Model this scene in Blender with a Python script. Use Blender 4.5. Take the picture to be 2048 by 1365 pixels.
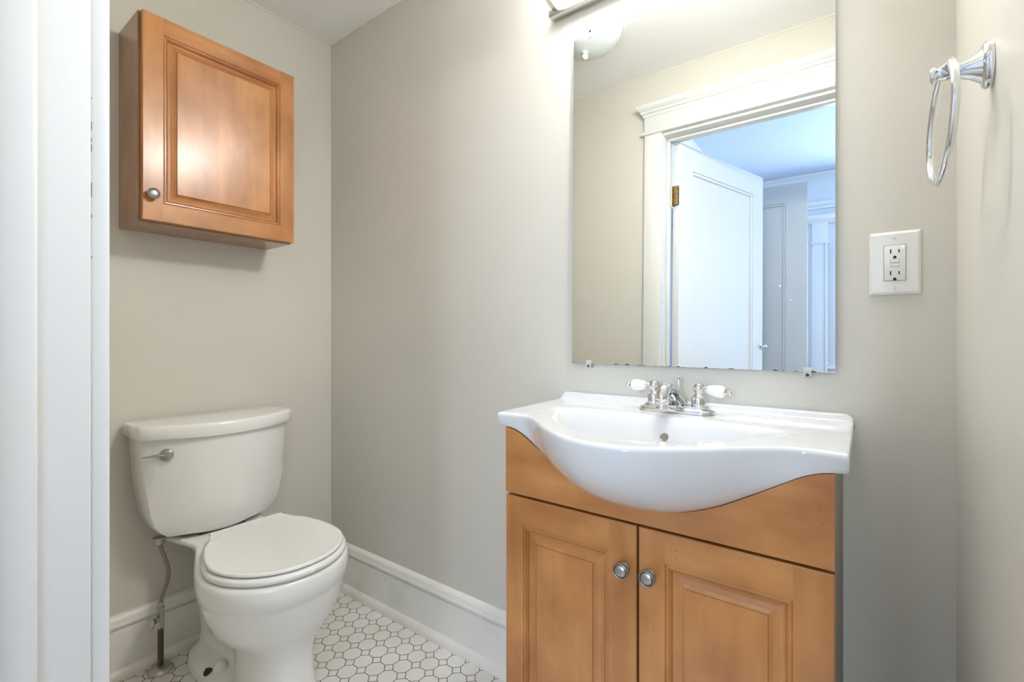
import bpy, bmesh, math, random
from mathutils import Vector, Matrix
random.seed(4)
PI = math.pi
S = bpy.context.scene
for o in list(bpy.data.objects): bpy.data.objects.remove(o)
COL = S.collection

# ------------------------------------------------------------------ camera, world, light, exposure
cam = bpy.data.cameras.new('camera'); co = bpy.data.objects.new('camera', cam); COL.objects.link(co)
cam.sensor_fit = 'HORIZONTAL'; cam.sensor_width = 36.0; cam.lens = 952 / 2048 * 36
cam.shift_y = -9.5 / 2048; cam.clip_start = 0.01; cam.clip_end = 60
co.location = (1.8575, -1.18, 1.0513); co.rotation_euler = (PI / 2, 0, math.atan2(711, 952))
S.camera = co
w = bpy.data.worlds.new('world'); S.world = w; w.use_nodes = True
w.node_tree.nodes['Background'].inputs[0].default_value = (0.62, 0.78, 1.0, 1)
w.node_tree.nodes['Background'].inputs[1].default_value = 1.0
S.view_settings.view_transform = 'Standard'; S.view_settings.look = 'None'
S.view_settings.gamma = 1; S.view_settings.exposure = 1.2; S.view_settings.use_curve_mapping = False

def area(name, loc, rot, sx, sy, power, color):
    l = bpy.data.lights.new(name, 'AREA'); l.shape = 'RECTANGLE'; l.size = sx; l.size_y = sy
    l.energy = power; l.color = color
    o = bpy.data.objects.new(name, l); COL.objects.link(o); o.location = loc; o.rotation_euler = rot
    return o
# daylight through the two windows of the room beyond the bathroom door
area('window_daylight', (3.22, -2.55, 1.55), (0, PI / 2, 0), 1.3, 1.5, 5.5, (0.66, 0.80, 1.0))
area('window_daylight_low', (2.2, -4.22, 1.5), (PI / 2, 0, 0), 0.85, 1.4, 42, (0.68, 0.82, 1.0))

# ------------------------------------------------------------------ helpers
def tag(o, label=None, cat=None, group=None, kind=None):
    if label: o['label'] = label
    if cat: o['category'] = cat
    if group: o['group'] = group
    if kind: o['kind'] = kind
    return o
def thing(name, loc, label, cat, group=None):
    o = bpy.data.objects.new(name, None); COL.objects.link(o); o.location = loc; o.empty_display_size = .05
    return tag(o, label, cat, group)
def wloc(o):
    v = Vector(o.location)
    while o.parent: o = o.parent; v += Vector(o.location)
    return v
def obj(name, bm, mat, parent=None, smooth=None, origin=None):
    """bm is in world coordinates"""
    me = bpy.data.meshes.new(name)
    org = wloc(parent) if parent else Vector(origin or (0, 0, 0))
    bmesh.ops.translate(bm, verts=bm.verts, vec=-org)
    bmesh.ops.recalc_face_normals(bm, faces=bm.faces)
    bm.to_mesh(me); bm.free()
    for m in (mat if isinstance(mat, (list, tuple)) else [mat]): me.materials.append(m)
    o = bpy.data.objects.new(name, me); COL.objects.link(o)
    if parent: o.parent = parent
    else: o.location = org
    if smooth is not None:
        me.polygons.foreach_set('use_smooth', [True] * len(me.polygons))
        if smooth < 180: me.set_sharp_from_angle(angle=math.radians(smooth))
    return o
def box(bm, x0, y0, z0, x1, y1, z1, bev=0, seg=2, mi=0):
    r = bmesh.ops.create_cube(bm, size=1)
    vs = r['verts']
    for v in vs:
        v.co = Vector(((x0 + x1) / 2 + v.co.x * (x1 - x0), (y0 + y1) / 2 + v.co.y * (y1 - y0), (z0 + z1) / 2 + v.co.z * (z1 - z0)))
    fs = set(f for v in vs for f in v.link_faces)
    for f in fs: f.material_index = mi
    if bev:
        es = list(set(e for v in vs for e in v.link_edges))
        bmesh.ops.bevel(bm, geom=es, offset=bev, segments=seg, profile=.5, affect='EDGES')
    return bm
def B(*a, **k): return box(bmesh.new(), *a, **k)
def loft(bm, rings, cap0=True, cap1=True, closed=True, mi=0):
    vr = [[bm.verts.new(p) for p in r] for r in rings]
    n = len(rings[0])
    for a, b in zip(vr, vr[1:]):
        for i in range(n if closed else n - 1):
            j = (i + 1) % n
            f = bm.faces.new((a[i], a[j], b[j], b[i])); f.material_index = mi
    if cap0: bm.faces.new(list(reversed(vr[0])))
    if cap1: bm.faces.new(vr[-1])
    return bm
def lathe(bm, prof, origin, axis, n=32, cap=True):
    """prof = [(radius, distance along axis)]"""
    ax = Vector(axis).normalized(); up = Vector((0, 0, 1)) if abs(ax.z) < .9 else Vector((1, 0, 0))
    u = ax.cross(up).normalized(); v = ax.cross(u); O = Vector(origin)
    rings = [[O + ax * d + (u * math.cos(2 * PI * k / n) + v * math.sin(2 * PI * k / n)) * max(r, 1e-5) for k in range(n)] for r, d in prof]
    return loft(bm, rings, cap, cap)
def catmull(pts, k=8):
    P = [Vector(p) for p in pts]; out = []
    for i in range(len(P) - 1):
        p0 = P[max(i - 1, 0)]; p1 = P[i]; p2 = P[i + 1]; p3 = P[min(i + 2, len(P) - 1)]
        for s in range(k):
            t = s / k
            out.append(.5 * ((2 * p1) + (p2 - p0) * t + (2 * p0 - 5 * p1 + 4 * p2 - p3) * t * t + (3 * p1 - p0 - 3 * p2 + p3) * t ** 3))
    out.append(P[-1]); return out
def tube(bm, pts, rad, n=20, cap=True, closed=False):
    pts = [Vector(p) for p in pts]; m = len(pts)
    rr = rad if isinstance(rad, (list, tuple)) else [rad] * m
    rings = []; prev = None
    for i, p in enumerate(pts):
        if closed: t = pts[(i + 1) % m] - pts[i - 1]
        else: t = pts[min(i + 1, m - 1)] - pts[max(i - 1, 0)]
        t.normalize()
        if prev is None:
            a = Vector((0, 0, 1)) if abs(t.z) < .9 else Vector((1, 0, 0)); u = t.cross(a).normalized()
        else: u = (prev - t * prev.dot(t)).normalized()
        prev = u; v = t.cross(u)
        rings.append([p + (u * math.cos(2 * PI * k / n) + v * math.sin(2 * PI * k / n)) * rr[i] for k in range(n)])
    if closed: rings.append(rings[0][:])
    loft(bm, rings, cap and not closed, cap and not closed)
    if closed: bmesh.ops.remove_doubles(bm, verts=bm.verts, dist=1e-6)
    return bm
def sweep_profile(bm, prof, path_fn, ends):
    """prof = closed [(a,b)] ; path_fn(a,b,end) -> world point"""
    rings = [[path_fn(a, b, e) for a, b in prof] for e in ends]
    return loft(bm, rings)
def lerp_table(T, x):
    """smooth (cosine-free, cubic) interpolation in a table of (x, y)"""
    if x <= T[0][0]: return T[0][1]
    if x >= T[-1][0]: return T[-1][1]
    for i in range(len(T) - 1):
        if T[i][0] <= x <= T[i + 1][0]:
            x1, y1 = T[i]; x2, y2 = T[i + 1]
            x0, y0 = T[i - 1] if i else (2 * x1 - x2, y1)
            x3, y3 = T[i + 2] if i + 2 < len(T) else (2 * x2 - x1, y2)
            m1 = (y2 - y0) / (x2 - x0); m2 = (y3 - y1) / (x3 - x1)
            if i == 0: m1 = (y2 - y1) / (x2 - x1) if T[0][0] != 0 else 0
            h = x2 - x1; t = (x - x1) / h
            return (2*t**3 - 3*t*t + 1) * y1 + (t**3 - 2*t*t + t) * h * m1 + (-2*t**3 + 3*t*t) * y2 + (t**3 - t*t) * h * m2

# ------------------------------------------------------------------ materials
def srgb(r, g, b):
    f = lambda c: (c / 255 / 12.92) if c / 255 <= .04045 else ((c / 255 + .055) / 1.055) ** 2.4
    return (f(r), f(g), f(b), 1)
def mat(name, col, rough=.5, metal=0, coat=0, spec=.5, bump=None, var=None, trans=0, ior=1.45):
    m = bpy.data.materials.new(name); m.use_nodes = True; nt = m.node_tree; N = nt.nodes; L = nt.links
    b = N['Principled BSDF']
    b.inputs['Base Color'].default_value = col; b.inputs['Roughness'].default_value = rough
    b.inputs['Metallic'].default_value = metal; b.inputs['Coat Weight'].default_value = coat
    b.inputs['Coat Roughness'].default_value = .06; b.inputs['Specular IOR Level'].default_value = spec
    b.inputs['Transmission Weight'].default_value = trans; b.inputs['IOR'].default_value = ior
    tc = N.new('ShaderNodeTexCoord')
    if bump:
        sc, st, dist = bump
        n = N.new('ShaderNodeTexNoise'); n.inputs['Scale'].default_value = sc; n.inputs['Detail'].default_value = 5
        n.inputs['Roughness'].default_value = .6
        L.new(tc.outputs['Object'], n.inputs['Vector'])
        bp = N.new('ShaderNodeBump'); bp.inputs['Strength'].default_value = st; bp.inputs['Distance'].default_value = dist
        L.new(n.outputs['Fac'], bp.inputs['Height']); L.new(bp.outputs['Normal'], b.inputs['Normal'])
    if var:
        sc, col2, lo, hi = var
        n = N.new('ShaderNodeTexNoise'); n.inputs['Scale'].default_value = sc; n.inputs['Detail'].default_value = 4
        L.new(tc.outputs['Object'], n.inputs['Vector'])
        r = N.new('ShaderNodeValToRGB'); r.color_ramp.elements[0].position = lo; r.color_ramp.elements[1].position = hi
        r.color_ramp.elements[0].color = col; r.color_ramp.elements[1].color = col2
        L.new(n.outputs['Fac'], r.inputs['Fac']); L.new(r.outputs['Color'], b.inputs['Base Color'])
    return m
PAINT = mat('greige_wall_paint', srgb(221, 217, 206), .42, bump=(260, .12, .002), var=(1.3, srgb(217, 212, 201), .35, .7), spec=.35)
CEIL = mat('ceiling_paint', srgb(250, 250, 247), .7, bump=(200, .05, .001))
TRIM = mat('white_trim_paint', srgb(228, 229, 226), .28, bump=(14, .12, .004), var=(5, srgb(229, 228, 221), .45, .75))
BBM = mat('warm_white_baseboard_paint', srgb(246, 243, 235), .3, bump=(14, .12, .004), var=(7, srgb(232, 229, 219), .5, .8))
TRIM2 = mat('white_door_paint', srgb(238, 240, 240), .3, bump=(30, .05, .002))
HALL = mat('pale_room_paint', srgb(228, 234, 240), .6)
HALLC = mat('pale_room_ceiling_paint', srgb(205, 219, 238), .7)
HALLF = mat('hall_wood_floor', srgb(150, 108, 72), .35)
CERAM = mat('white_vitreous_china', srgb(248, 248, 243), .09, coat=.4, spec=.5, var=(3, srgb(244, 244, 238), .4, .7))
SINKM = mat('white_sink_china', srgb(222, 223, 224), .07, coat=.35)
PLAST = mat('white_seat_plastic', srgb(246, 246, 240), .22)
CHROME = mat('polished_chrome', (.74, .75, .765, 1), .07, 1)
NICKEL = mat('brushed_nickel', (.47, .46, .44, 1), .3, 1, bump=(300, .05, .0005))
SATIN = mat('satin_lamp_metal', (.62, .62, .61, 1), .28, 1)
PEWTER = mat('antique_pewter', (.42, .41, .39, 1), .32, 1, var=(60, (.20, .19, .18, 1), .5, .8))
PEWDK = mat('dark_pewter', (.07, .065, .06, 1), .45, .8)
COPPER = mat('aged_copper_pipe', srgb(112, 92, 76), .45, .5, var=(40, srgb(82, 66, 56), .4, .7))
BRASS = mat('worn_brass', srgb(196, 168, 120), .35, .9, var=(60, srgb(140, 110, 70), .45, .75))
BLACK = mat('dark_slot', srgb(38, 32, 28), .6)
OUTW = mat('white_outlet_plastic', srgb(240, 240, 236), .25)
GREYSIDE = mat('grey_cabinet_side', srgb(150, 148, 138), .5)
RUST = mat('rusty_bolt', srgb(96, 66, 46), .8, .3)
PORC = mat('porcelain_handle', srgb(248, 248, 248), .08, coat=.5)

def emis(name, col, st):
    m = bpy.data.materials.new(name); m.use_nodes = True; b = m.node_tree.nodes['Principled BSDF']
    b.inputs['Base Color'].default_value = (.9, .9, .88, 1); b.inputs['Roughness'].default_value = .3
    b.inputs['Emission Color'].default_value = col; b.inputs['Emission Strength'].default_value = st
    return m
TUBE = emis('lit_white_diffuser', (1.0, .985, .955, 1), 6.9)
DOME = mat('frosted_glass_bowl', srgb(226, 231, 228), .12, coat=.3)
LED = emis('indicator_green_lamp', (.75, 1, .15, 1), 1.2)

def wood(name, axis, c1=srgb(202, 142, 84), c2=srgb(186, 123, 67), seed=0):
    m = bpy.data.materials.new(name); m.use_nodes = True; nt = m.node_tree; N = nt.nodes; L = nt.links
    b = N['Principled BSDF']; b.inputs['Roughness'].default_value = .3; b.inputs['Coat Weight'].default_value = .45
    b.inputs['Coat Roughness'].default_value = .2
    tc = N.new('ShaderNodeTexCoord'); mp = N.new('ShaderNodeMapping')
    s = [26, 26, 26]; s['xyz'.index(axis)] = 1.5
    mp.inputs['Scale'].default_value = s; mp.inputs['Location'].default_value = (seed * 3.1, seed * 1.7, seed * 2.3)
    L.new(tc.outputs['Object'], mp.inputs['Vector'])
    n = N.new('ShaderNodeTexNoise'); n.inputs['Scale'].default_value = 1; n.inputs['Detail'].default_value = 6; n.inputs['Distortion'].default_value = .5
    L.new(mp.outputs['Vector'], n.inputs['Vector'])
    r = N.new('ShaderNodeValToRGB'); r.color_ramp.elements[0].position = .3; r.color_ramp.elements[1].position = .74
    r.color_ramp.elements[0].color = c1; r.color_ramp.elements[1].color = c2
    L.new(n.outputs['Fac'], r.inputs['Fac'])
    mp2 = N.new('ShaderNodeMapping'); s2 = [11, 11, 11]; s2['xyz'.index(axis)] = 6
    mp2.inputs['Scale'].default_value = s2; mp2.inputs['Location'].default_value = (seed, seed * 2, 5)
    L.new(tc.outputs['Object'], mp2.inputs['Vector'])
    n2 = N.new('ShaderNodeTexNoise'); n2.inputs['Scale'].default_value = 1; n2.inputs['Detail'].default_value = 3
    L.new(mp2.outputs['Vector'], n2.inputs['Vector'])
    r2 = N.new('ShaderNodeValToRGB'); r2.color_ramp.elements[0].position = .34; r2.color_ramp.elements[1].position = .66
    r2.color_ramp.elements[0].color = (.76, .68, .58, 1); r2.color_ramp.elements[1].color = (1.08, 1.08, 1.08, 1)
    L.new(n2.outputs['Fac'], r2.inputs['Fac'])
    mx = N.new('ShaderNodeMix'); mx.data_type = 'RGBA'; mx.blend_type = 'MULTIPLY'; mx.inputs['Factor'].default_value = 1
    L.new(r.outputs['Color'], mx.inputs['A']); L.new(r2.outputs['Color'], mx.inputs['B'])
    # small mineral flecks
    vo = N.new('ShaderNodeTexVoronoi'); vo.inputs['Scale'].default_value = 26; L.new(tc.outputs['Object'], vo.inputs['Vector'])
    lt = N.new('ShaderNodeMath'); lt.operation = 'LESS_THAN'; lt.inputs[1].default_value = .045; L.new(vo.outputs['Distance'], lt.inputs[0])
    mx2 = N.new('ShaderNodeMix'); mx2.data_type = 'RGBA'; mx2.blend_type = 'MULTIPLY'
    ml = N.new('ShaderNodeMath'); ml.operation = 'MULTIPLY'; ml.inputs[1].default_value = .55; L.new(lt.outputs[0], ml.inputs[0])
    L.new(ml.outputs[0], mx2.inputs['Factor']); L.new(mx.outputs['Result'], mx2.inputs['A']); mx2.inputs['B'].default_value = (.45, .32, .22, 1)
    L.new(mx2.outputs['Result'], b.inputs['Base Color'])
    bp = N.new('ShaderNodeBump'); bp.inputs['Strength'].default_value = .06; bp.inputs['Distance'].default_value = .001
    L.new(n.outputs['Fac'], bp.inputs['Height']); L.new(bp.outputs['Normal'], b.inputs['Normal'])
    return m
WZ = wood('honey_maple_vertical_grain', 'z'); WX = wood('honey_maple_grain_along_width', 'x', seed=2)
WY = wood('honey_maple_grain_along_depth', 'y', seed=3)
WSIDE = wood('maple_side_reflection_brown', 'z', srgb(178, 134, 100), srgb(164, 120, 88), seed=5)  # cabinet side maple, browned in its colour for the reflection on it
WGAP = mat('dark_stained_edge', srgb(96, 52, 26), .5)

def tile_mat():
    m = bpy.data.materials.new('octagon_and_dot_tile'); m.use_nodes = True; nt = m.node_tree; N = nt.nodes; L = nt.links
    b = N['Principled BSDF']
    def M(op, a, c=None, d=None):
        n = N.new('ShaderNodeMath'); n.operation = op
        for i, v in enumerate((a, c, d)):
            if v is None: continue
            if isinstance(v, (int, float)): n.inputs[i].default_value = v
            else: L.new(v, n.inputs[i])
        return n.outputs[0]
    g = N.new('ShaderNodeNewGeometry'); sp = N.new('ShaderNodeSeparateXYZ'); L.new(g.outputs['Position'], sp.inputs[0])
    P = .06
    def cell(s, c): return M('ABSOLUTE', M('SUBTRACT', M('FRACT', M('ADD', M('DIVIDE', M('SUBTRACT', s, c), P), 100.5)), .5))
    a = cell(sp.outputs['X'], .2504 + .001); c = cell(sp.outputs['Y'], -.0545)
    sm = M('ADD', a, c); mxx = M('MAXIMUM', a, c)
    k = .695; gw = .014
    d1 = M('MULTIPLY', M('ABSOLUTE', M('SUBTRACT', sm, k)), .7071)
    d2 = M('SUBTRACT', .5, mxx)
    d2 = M('ADD', d2, M('MULTIPLY', M('GREATER_THAN', sm, k), 1.0))
    d = M('MINIMUM', d1, d2)
    mask = N.new('ShaderNodeMapRange'); mask.inputs['From Min'].default_value = gw; mask.inputs['From Max'].default_value = gw + .012
    L.new(d, mask.inputs['Value'])
    # per-place tint
    no = N.new('ShaderNodeTexNoise'); no.inputs['Scale'].default_value = 6; no.inputs['Detail'].default_value = 3
    L.new(g.outputs['Position'], no.inputs['Vector'])
    r = N.new('ShaderNodeValToRGB'); r.color_ramp.elements[0].position = .35; r.color_ramp.elements[1].position = .7
    r.color_ramp.elements[0].color = srgb(248, 245, 240); r.color_ramp.elements[1].color = srgb(238, 232, 223)
    L.new(no.outputs['Fac'], r.inputs['Fac'])
    mx = N.new('ShaderNodeMix'); mx.data_type = 'RGBA'; mx.inputs['A'].default_value = srgb(104, 96, 84)
    L.new(mask.outputs['Result'], mx.inputs['Factor']); L.new(r.outputs['Color'], mx.inputs['B'])
    L.new(mx.outputs['Result'], b.inputs['Base Color'])
    rr = M('SUBTRACT', .8, M('MULTIPLY', mask.outputs['Result'], .45)); L.new(rr, b.inputs['Roughness'])
    bp = N.new('ShaderNodeBump'); bp.inputs['Strength'].default_value = .6; bp.inputs['Distance'].default_value = .001
    L.new(mask.outputs['Result'], bp.inputs['Height']); L.new(bp.outputs['Normal'], b.inputs['Normal'])
    return m
TILE = tile_mat()

def mirror_mat(x0, x1, z0):
    m = bpy.data.materials.new('silvered_glass'); m.use_nodes = True; nt = m.node_tree; N = nt.nodes; L = nt.links
    b = N['Principled BSDF']; out = N['Material Output']
    b.inputs['Metallic'].default_value = 1; b.inputs['Roughness'].default_value = 0.0; b.inputs['Base Color'].default_value = (.86, .885, .875, 1)
    def M(op, a, c=None):
        n = N.new('ShaderNodeMath'); n.operation = op
        for i, v in enumerate((a, c)):
            if v is None: continue
            if isinstance(v, (int, float)): n.inputs[i].default_value = v
            else: L.new(v, n.inputs[i])
        return n.outputs[0]
    g = N.new('ShaderNodeNewGeometry'); sp = N.new('ShaderNodeSeparateXYZ'); L.new(g.outputs['Position'], sp.inputs[0])
    # black de-silvering along the bottom edge
    no = N.new('ShaderNodeTexNoise'); no.inputs['Scale'].default_value = 90; no.inputs['Detail'].default_value = 3; L.new(g.outputs['Position'], no.inputs['Vector'])
    hgt = M('MULTIPLY', M('SUBTRACT', sp.outputs['Z'], z0), 55)          # 0 at edge
    edge = M('GREATER_THAN', M('SUBTRACT', no.outputs['Fac'], hgt), .53)
    db = N.new('ShaderNodeBsdfDiffuse'); db.inputs['Color'].default_value = srgb(70, 74, 76)
    mx = N.new('ShaderNodeMixShader'); L.new(edge, mx.inputs[0]); L.new(b.outputs[0], mx.inputs[1]); L.new(db.outputs[0], mx.inputs[2])
    # dried water spots, lower right
    vo = N.new('ShaderNodeTexVoronoi'); vo.inputs['Scale'].default_value = 48; L.new(g.outputs['Position'], vo.inputs['Vector'])
    cs = N.new('ShaderNodeSeparateColor'); L.new(vo.outputs['Color'], cs.inputs[0])
    rad = M('MULTIPLY', M('MAXIMUM', M('SUBTRACT', cs.outputs[0], .55), 0), .28)
    spot = M('LESS_THAN', vo.outputs['Distance'], rad)
    reg = M('MULTIPLY', M('GREATER_THAN', M('SUBTRACT', M('ADD', sp.outputs['X'], M('MULTIPLY', no.outputs['Fac'], .1)), 1.69), 0), M('LESS_THAN', sp.outputs['Z'], z0 + .30))
    f = M('MULTIPLY', M('MULTIPLY', spot, reg), .8)
    dw = N.new('ShaderNodeBsdfDiffuse'); dw.inputs['Color'].default_value = srgb(246, 248, 250)
    mx2 = N.new('ShaderNodeMixShader'); L.new(f, mx2.inputs[0]); L.new(mx.outputs[0], mx2.inputs[1]); L.new(dw.outputs[0], mx2.inputs[2])
    L.new(mx2.outputs[0], out.inputs['Surface'])
    return m

# ------------------------------------------------------------------ the room shell
W, H = 1.9875, 2.3077
YW0, YW1 = -1.022, -1.14           # bathroom face and far face of the door wall
DX0, DX1, DZ = 1.10, 1.905, 2.006  # door opening
def struct(name, bm, m, parent=None, smooth=None):
    o = obj(name, bm, m, parent, smooth)
    if not parent: tag(o, kind='structure')
    return o
struct('floor', B(-.1, -1.16, -.05, W + .1, .1, 0), TILE)
struct('ceiling', B(-.1, YW1, H, W + .1, .1, H + .08), CEIL)
struct('wall_left', B(-.1, YW1, 0, 0, .1, H), PAINT)
struct('wall_back', B(0, 0, 0, W, .1, H), PAINT)
struct('wall_right', B(W, YW1, 0, W + .1, .1, H), PAINT)
bm = bmesh.new()
for a in ((0, YW1, 0, DX0 - .02, YW0, H), (DX0 - .02, YW1, DZ + .02, DX1 + .02, YW0, H), (DX1 + .02, YW1, 0, W, YW0, H)): box(bm, *a)
struct('wall_front', bm, PAINT)
# thin bead of pale caulk at the ceiling line
bm = bmesh.new()
box(bm, 0, -.004, H - .004, W, 0, H); box(bm, 0, YW0, H - .004, .004, -.004, H); box(bm, W - .004, YW0, H - .004, W, -.004, H); box(bm, .004, YW0, H - .004, W - .004, YW0 + .004, H)
struct('trim_1', bm, mat('pale_caulk', srgb(232, 228, 214), .5))

# baseboards: (distance from wall, height)
BBP = [(0, 0), (.034, 0), (.034, .010), (.031, .020), (.025, .027), (.018, .030), (.018, .1455), (.0125, .147), (.0125, .1500), (.0165, .1515), (.020, .156), (.021, .162), (.0175, .168), (.0175, .178), (.013, .186), (.006, .190), (0, .191)]
def bb(name, x0, x1, fn):
    bm = bmesh.new(); sweep_profile(bm, BBP, fn, (x0, x1)); return struct(name, bm, BBM, smooth=35)
bb('baseboard_back', .0, 1.189, lambda a, b, e: (e, -a, b))
bb('baseboard_back_right', 1.8186, W, lambda a, b, e: (e, -a, b))
bb('baseboard_left', YW0, -.0, lambda a, b, e: (a, e, b))
bb('baseboard_right', YW0 + .03, -.0, lambda a, b, e: (W - a, e, b))
bb('baseboard_front', 0, 1.0, lambda a, b, e: (e, YW0 + a, b))

# door casing, jamb and stop around the bathroom door
CX0, CX1 = 1.014, 1.096
bm = bmesh.new()
box(bm, CX0, YW0, 0, CX1, YW0 + .019, 2.018, bev=.003)
struct('trim_2', bm, TRIM, smooth=40)
struct('trim_3', B(DX1 + .005, YW0, 0, W - .002, YW0 + .019, 2.018, bev=.003), TRIM, smooth=40)
bm = bmesh.new()
yb = YW0
box(bm, CX0 - .016, yb, 2.018, W - .001, yb + .026, 2.034, bev=.004)          # fillet under the frieze
box(bm, CX0, yb, 2.034, W - .001, yb + .021, 2.108, bev=.001)                # frieze
prof = [(0, 2.100), (.023, 2.100), (.026, 2.104), (.028, 2.112), (.036, 2.116), (.038, 2.124), (.050, 2.132), (.056, 2.140), (.058, 2.148), (0, 2.148)]
rings = []
for e in (0, 1):
    rings.append([(W - .001 if e else CX0 - (a - .018 if a > 0 else 0) * .7, yb + a, b) for a, b in prof])
loft(bm, rings)
struct('trim_4', bm, TRIM, smooth=40)
bm = bmesh.new()   # jamb boards with stop
box(bm, DX0 - .02, YW1, 0, DX0, YW0, DZ, bev=.002)
box(bm, DX1, YW1, 0, DX1 + .02, YW0, DZ, bev=.002)
box(bm, DX0 - .02, YW1, DZ, DX1 + .02, YW0, DZ + .018, bev=.002)
box(bm, DX0 - .001, -1.104, 0, DX0 + .012, -1.070, DZ - .012, bev=.005, seg=3)
box(bm, DX1 - .012, -1.104, 0, DX1 + .001, -1.070, DZ - .012, bev=.005, seg=3)
box(bm, DX0, -1.104, DZ - .012, DX1, -1.070, DZ + .001, bev=.005, seg=3)
struct('trim_5', bm, TRIM, smooth=40)
bm = bmesh.new()   # caulk crack dashes between casing and jamb
for z0, z1 in ((1.303, 1.313), (1.289, 1.293), (1.2765, 1.2855), (1.221, 1.2385), (1.196, 1.200), (1.146, 1.149), (1.341, 1.343)):
    box(bm, CX1 + .0030, YW0 + .0001, z0, CX1 + .0038, YW0 + .0005, z1)
struct('trim_6', bm, BLACK)

# ------------------------------------------------------------------ room beyond the door (seen in the mirror)
RX0, RX1, RY1, RH = .66, 3.1, -4.1, 2.68
struct('floor_hall', B(RX0 - .1, RY1 - .1, -.05, RX1 + .1, -1.16, 0), HALLF)
struct('ceiling_hall', B(RX0 - .1, RY1 - .1, RH, RX1 + .1, YW1, RH + .08), HALLC)
struct('wall_hall_left', B(RX0 - .1, RY1, 0, RX0, YW1, RH), HALL)
bm = bmesh.new()
for a in ((1.75, 0), ): pass
for a in ((RX0, RY1 - .1, 0, 1.80, RY1, RH), (2.60, RY1 - .1, 0, RX1, RY1, RH), (1.80, RY1 - .1, 0, 2.60, RY1, .85), (1.80, RY1 - .1, 2.15, 2.60, RY1, RH)): box(bm, *a)
struct('wall_hall_far', bm, HALL)
bm = bmesh.new()
for a in ((RX1, RY1, 0, RX1 + .1, -3.2, RH), (RX1, -1.9, 0, RX1 + .1, YW1, RH), (RX1, -3.2, 0, RX1 + .1, -1.9, .85), (RX1, -3.2, 2.2, RX1 + .1, -1.9, RH)): box(bm, *a)
struct('wall_hall_right', bm, HALL)
bm = bmesh.new()
box(bm, RX0, YW1 - .001, H, RX1, YW1 + .1, RH); box(bm, W + .1, YW1 - .001, 0, RX1, YW1 + .1, H)
struct('wall_hall_near', bm, HALL)
# windows of that room
def window(name, a, b, axis):
    e = tag(bpy.data.objects.new(name, None), kind='structure'); COL.objects.link(e)
    bm = bmesh.new(); (p0, z0), (p1, z1) = a, b
    def bar(u0, v0, u1, v1):
        if axis == 'x': box(bm, RX1 + .02, u0, v0, RX1 + .07, u1, v1, bev=.003)
        else: box(bm, u0, RY1 - .07, v0, u1, RY1 - .02, v1, bev=.003)
    bar(p0, z0, p1, z0 + .05); bar(p0, z1 - .05, p1, z1); bar(p0, z0, p0 + .05, z1); bar(p1 - .05, z0, p1, z1); bar(p0, (z0 + z1) / 2 - .02, p1, (z0 + z1) / 2 + .02)
    obj('window_frame', bm, TRIM2, e, 40)
window('window_1', (-3.2, .85), (-1.9, 2.2), 'x'); window('window_2', (1.80, .85), (2.60, 2.15), 'y')
# crown along left and far wall, picture rail, chair rail
CR = [(0, 0), (0, -.10), (.012, -.10), (.016, -.085), (.03, -.07), (.05, -.045), (.062, -.02), (.08, -.014), (.08, 0)]
bm = bmesh.new(); sweep_profile(bm, CR, lambda a, b, e: (RX0 + a, e, RH + b), (RY1, YW1)); struct('trim_7', bm, TRIM2, smooth=40)
bm = bmesh.new(); box(bm, RX0 + .08, RY1, RH - .03, RX1, RY1 + .02, RH, bev=.005); struct('trim_8', bm, TRIM2, smooth=40)
bm = bmesh.new(); box(bm, RX0, RY1, 2.36, RX1, RY1 + .03, 2.40, bev=.006); box(bm, RX0, RY1, 2.33, RX1, RY1 + .018, 2.36, bev=.003); struct('trim_9', bm, TRIM2, smooth=40)
bm = bmesh.new(); box(bm, RX0, RY1, .84, 1.40, RY1 + .03, .87, bev=.006); box(bm, 1.563, RY1, .84, 1.70, RY1 + .03, .87, bev=.006)
struct('trim_10', bm, TRIM2, smooth=40)
bm = bmesh.new()   # window casing post with moulded cap
box(bm, 1.44, RY1, 0, 1.565, RY1 + .03, 2.20, bev=.004); box(bm, 1.545, RY1, 0, 1.565, RY1 + .045, 2.0, bev=.006)
prof = [(0, 2.19), (.03, 2.19), (.034, 2.205), (.055, 2.225), (.075, 2.235), (.08, 2.26), (0, 2.26)]
loft(bm, [[(1.44 - a * .7 if e == 0 else 1.80, RY1 + a, b) for a, b in prof] for e in (0, 1)])
box(bm, 1.43, RY1, 2.0, 1.575, RY1 + .04, 2.02, bev=.004)
struct('trim_11', bm, TRIM2, smooth=40)

def panel_door(bm, wd, ht, th, stile, top, bot, depth=.009):
    """flat recessed single panel door, hinge edge at u=0; returns (u, n, z) boxes in local frame"""
    box(bm, 0, 0, 0, stile, th, ht); box(bm, wd - stile, 0, 0, wd, th, ht)
    box(bm, stile, 0, 0, wd - stile, th, bot); box(bm, stile, 0, ht - top, wd - stile, th, ht)
    box(bm, stile, depth + .003, bot, wd - stile, th - depth - .003, ht - top)
    q = .014
    for n0, n1 in ((.003, depth + .004), (th - depth - .004, th - .003)):
        box(bm, stile, n0, bot, stile + q, n1, ht - top, bev=.003); box(bm, wd - stile - q, n0, bot, wd - stile, n1, ht - top, bev=.003)
        box(bm, stile + q, n0, bot, wd - stile - q, n1, bot + q, bev=.003); box(bm, stile + q, n0, ht - top - q, wd - stile - q, n1, ht - top, bev=.003)
    return bm
def place(bm, origin, d):
    d = Vector((d[0], d[1], 0)).normalized(); n = Vector((-d.y, d.x, 0))
    M = Matrix(((d.x, n.x, 0, origin[0]), (d.y, n.y, 0, origin[1]), (0, 0, 1, origin[2]), (0, 0, 0, 1)))
    bmesh.ops.transform(bm, matrix=M, verts=bm.verts); return bm
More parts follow.
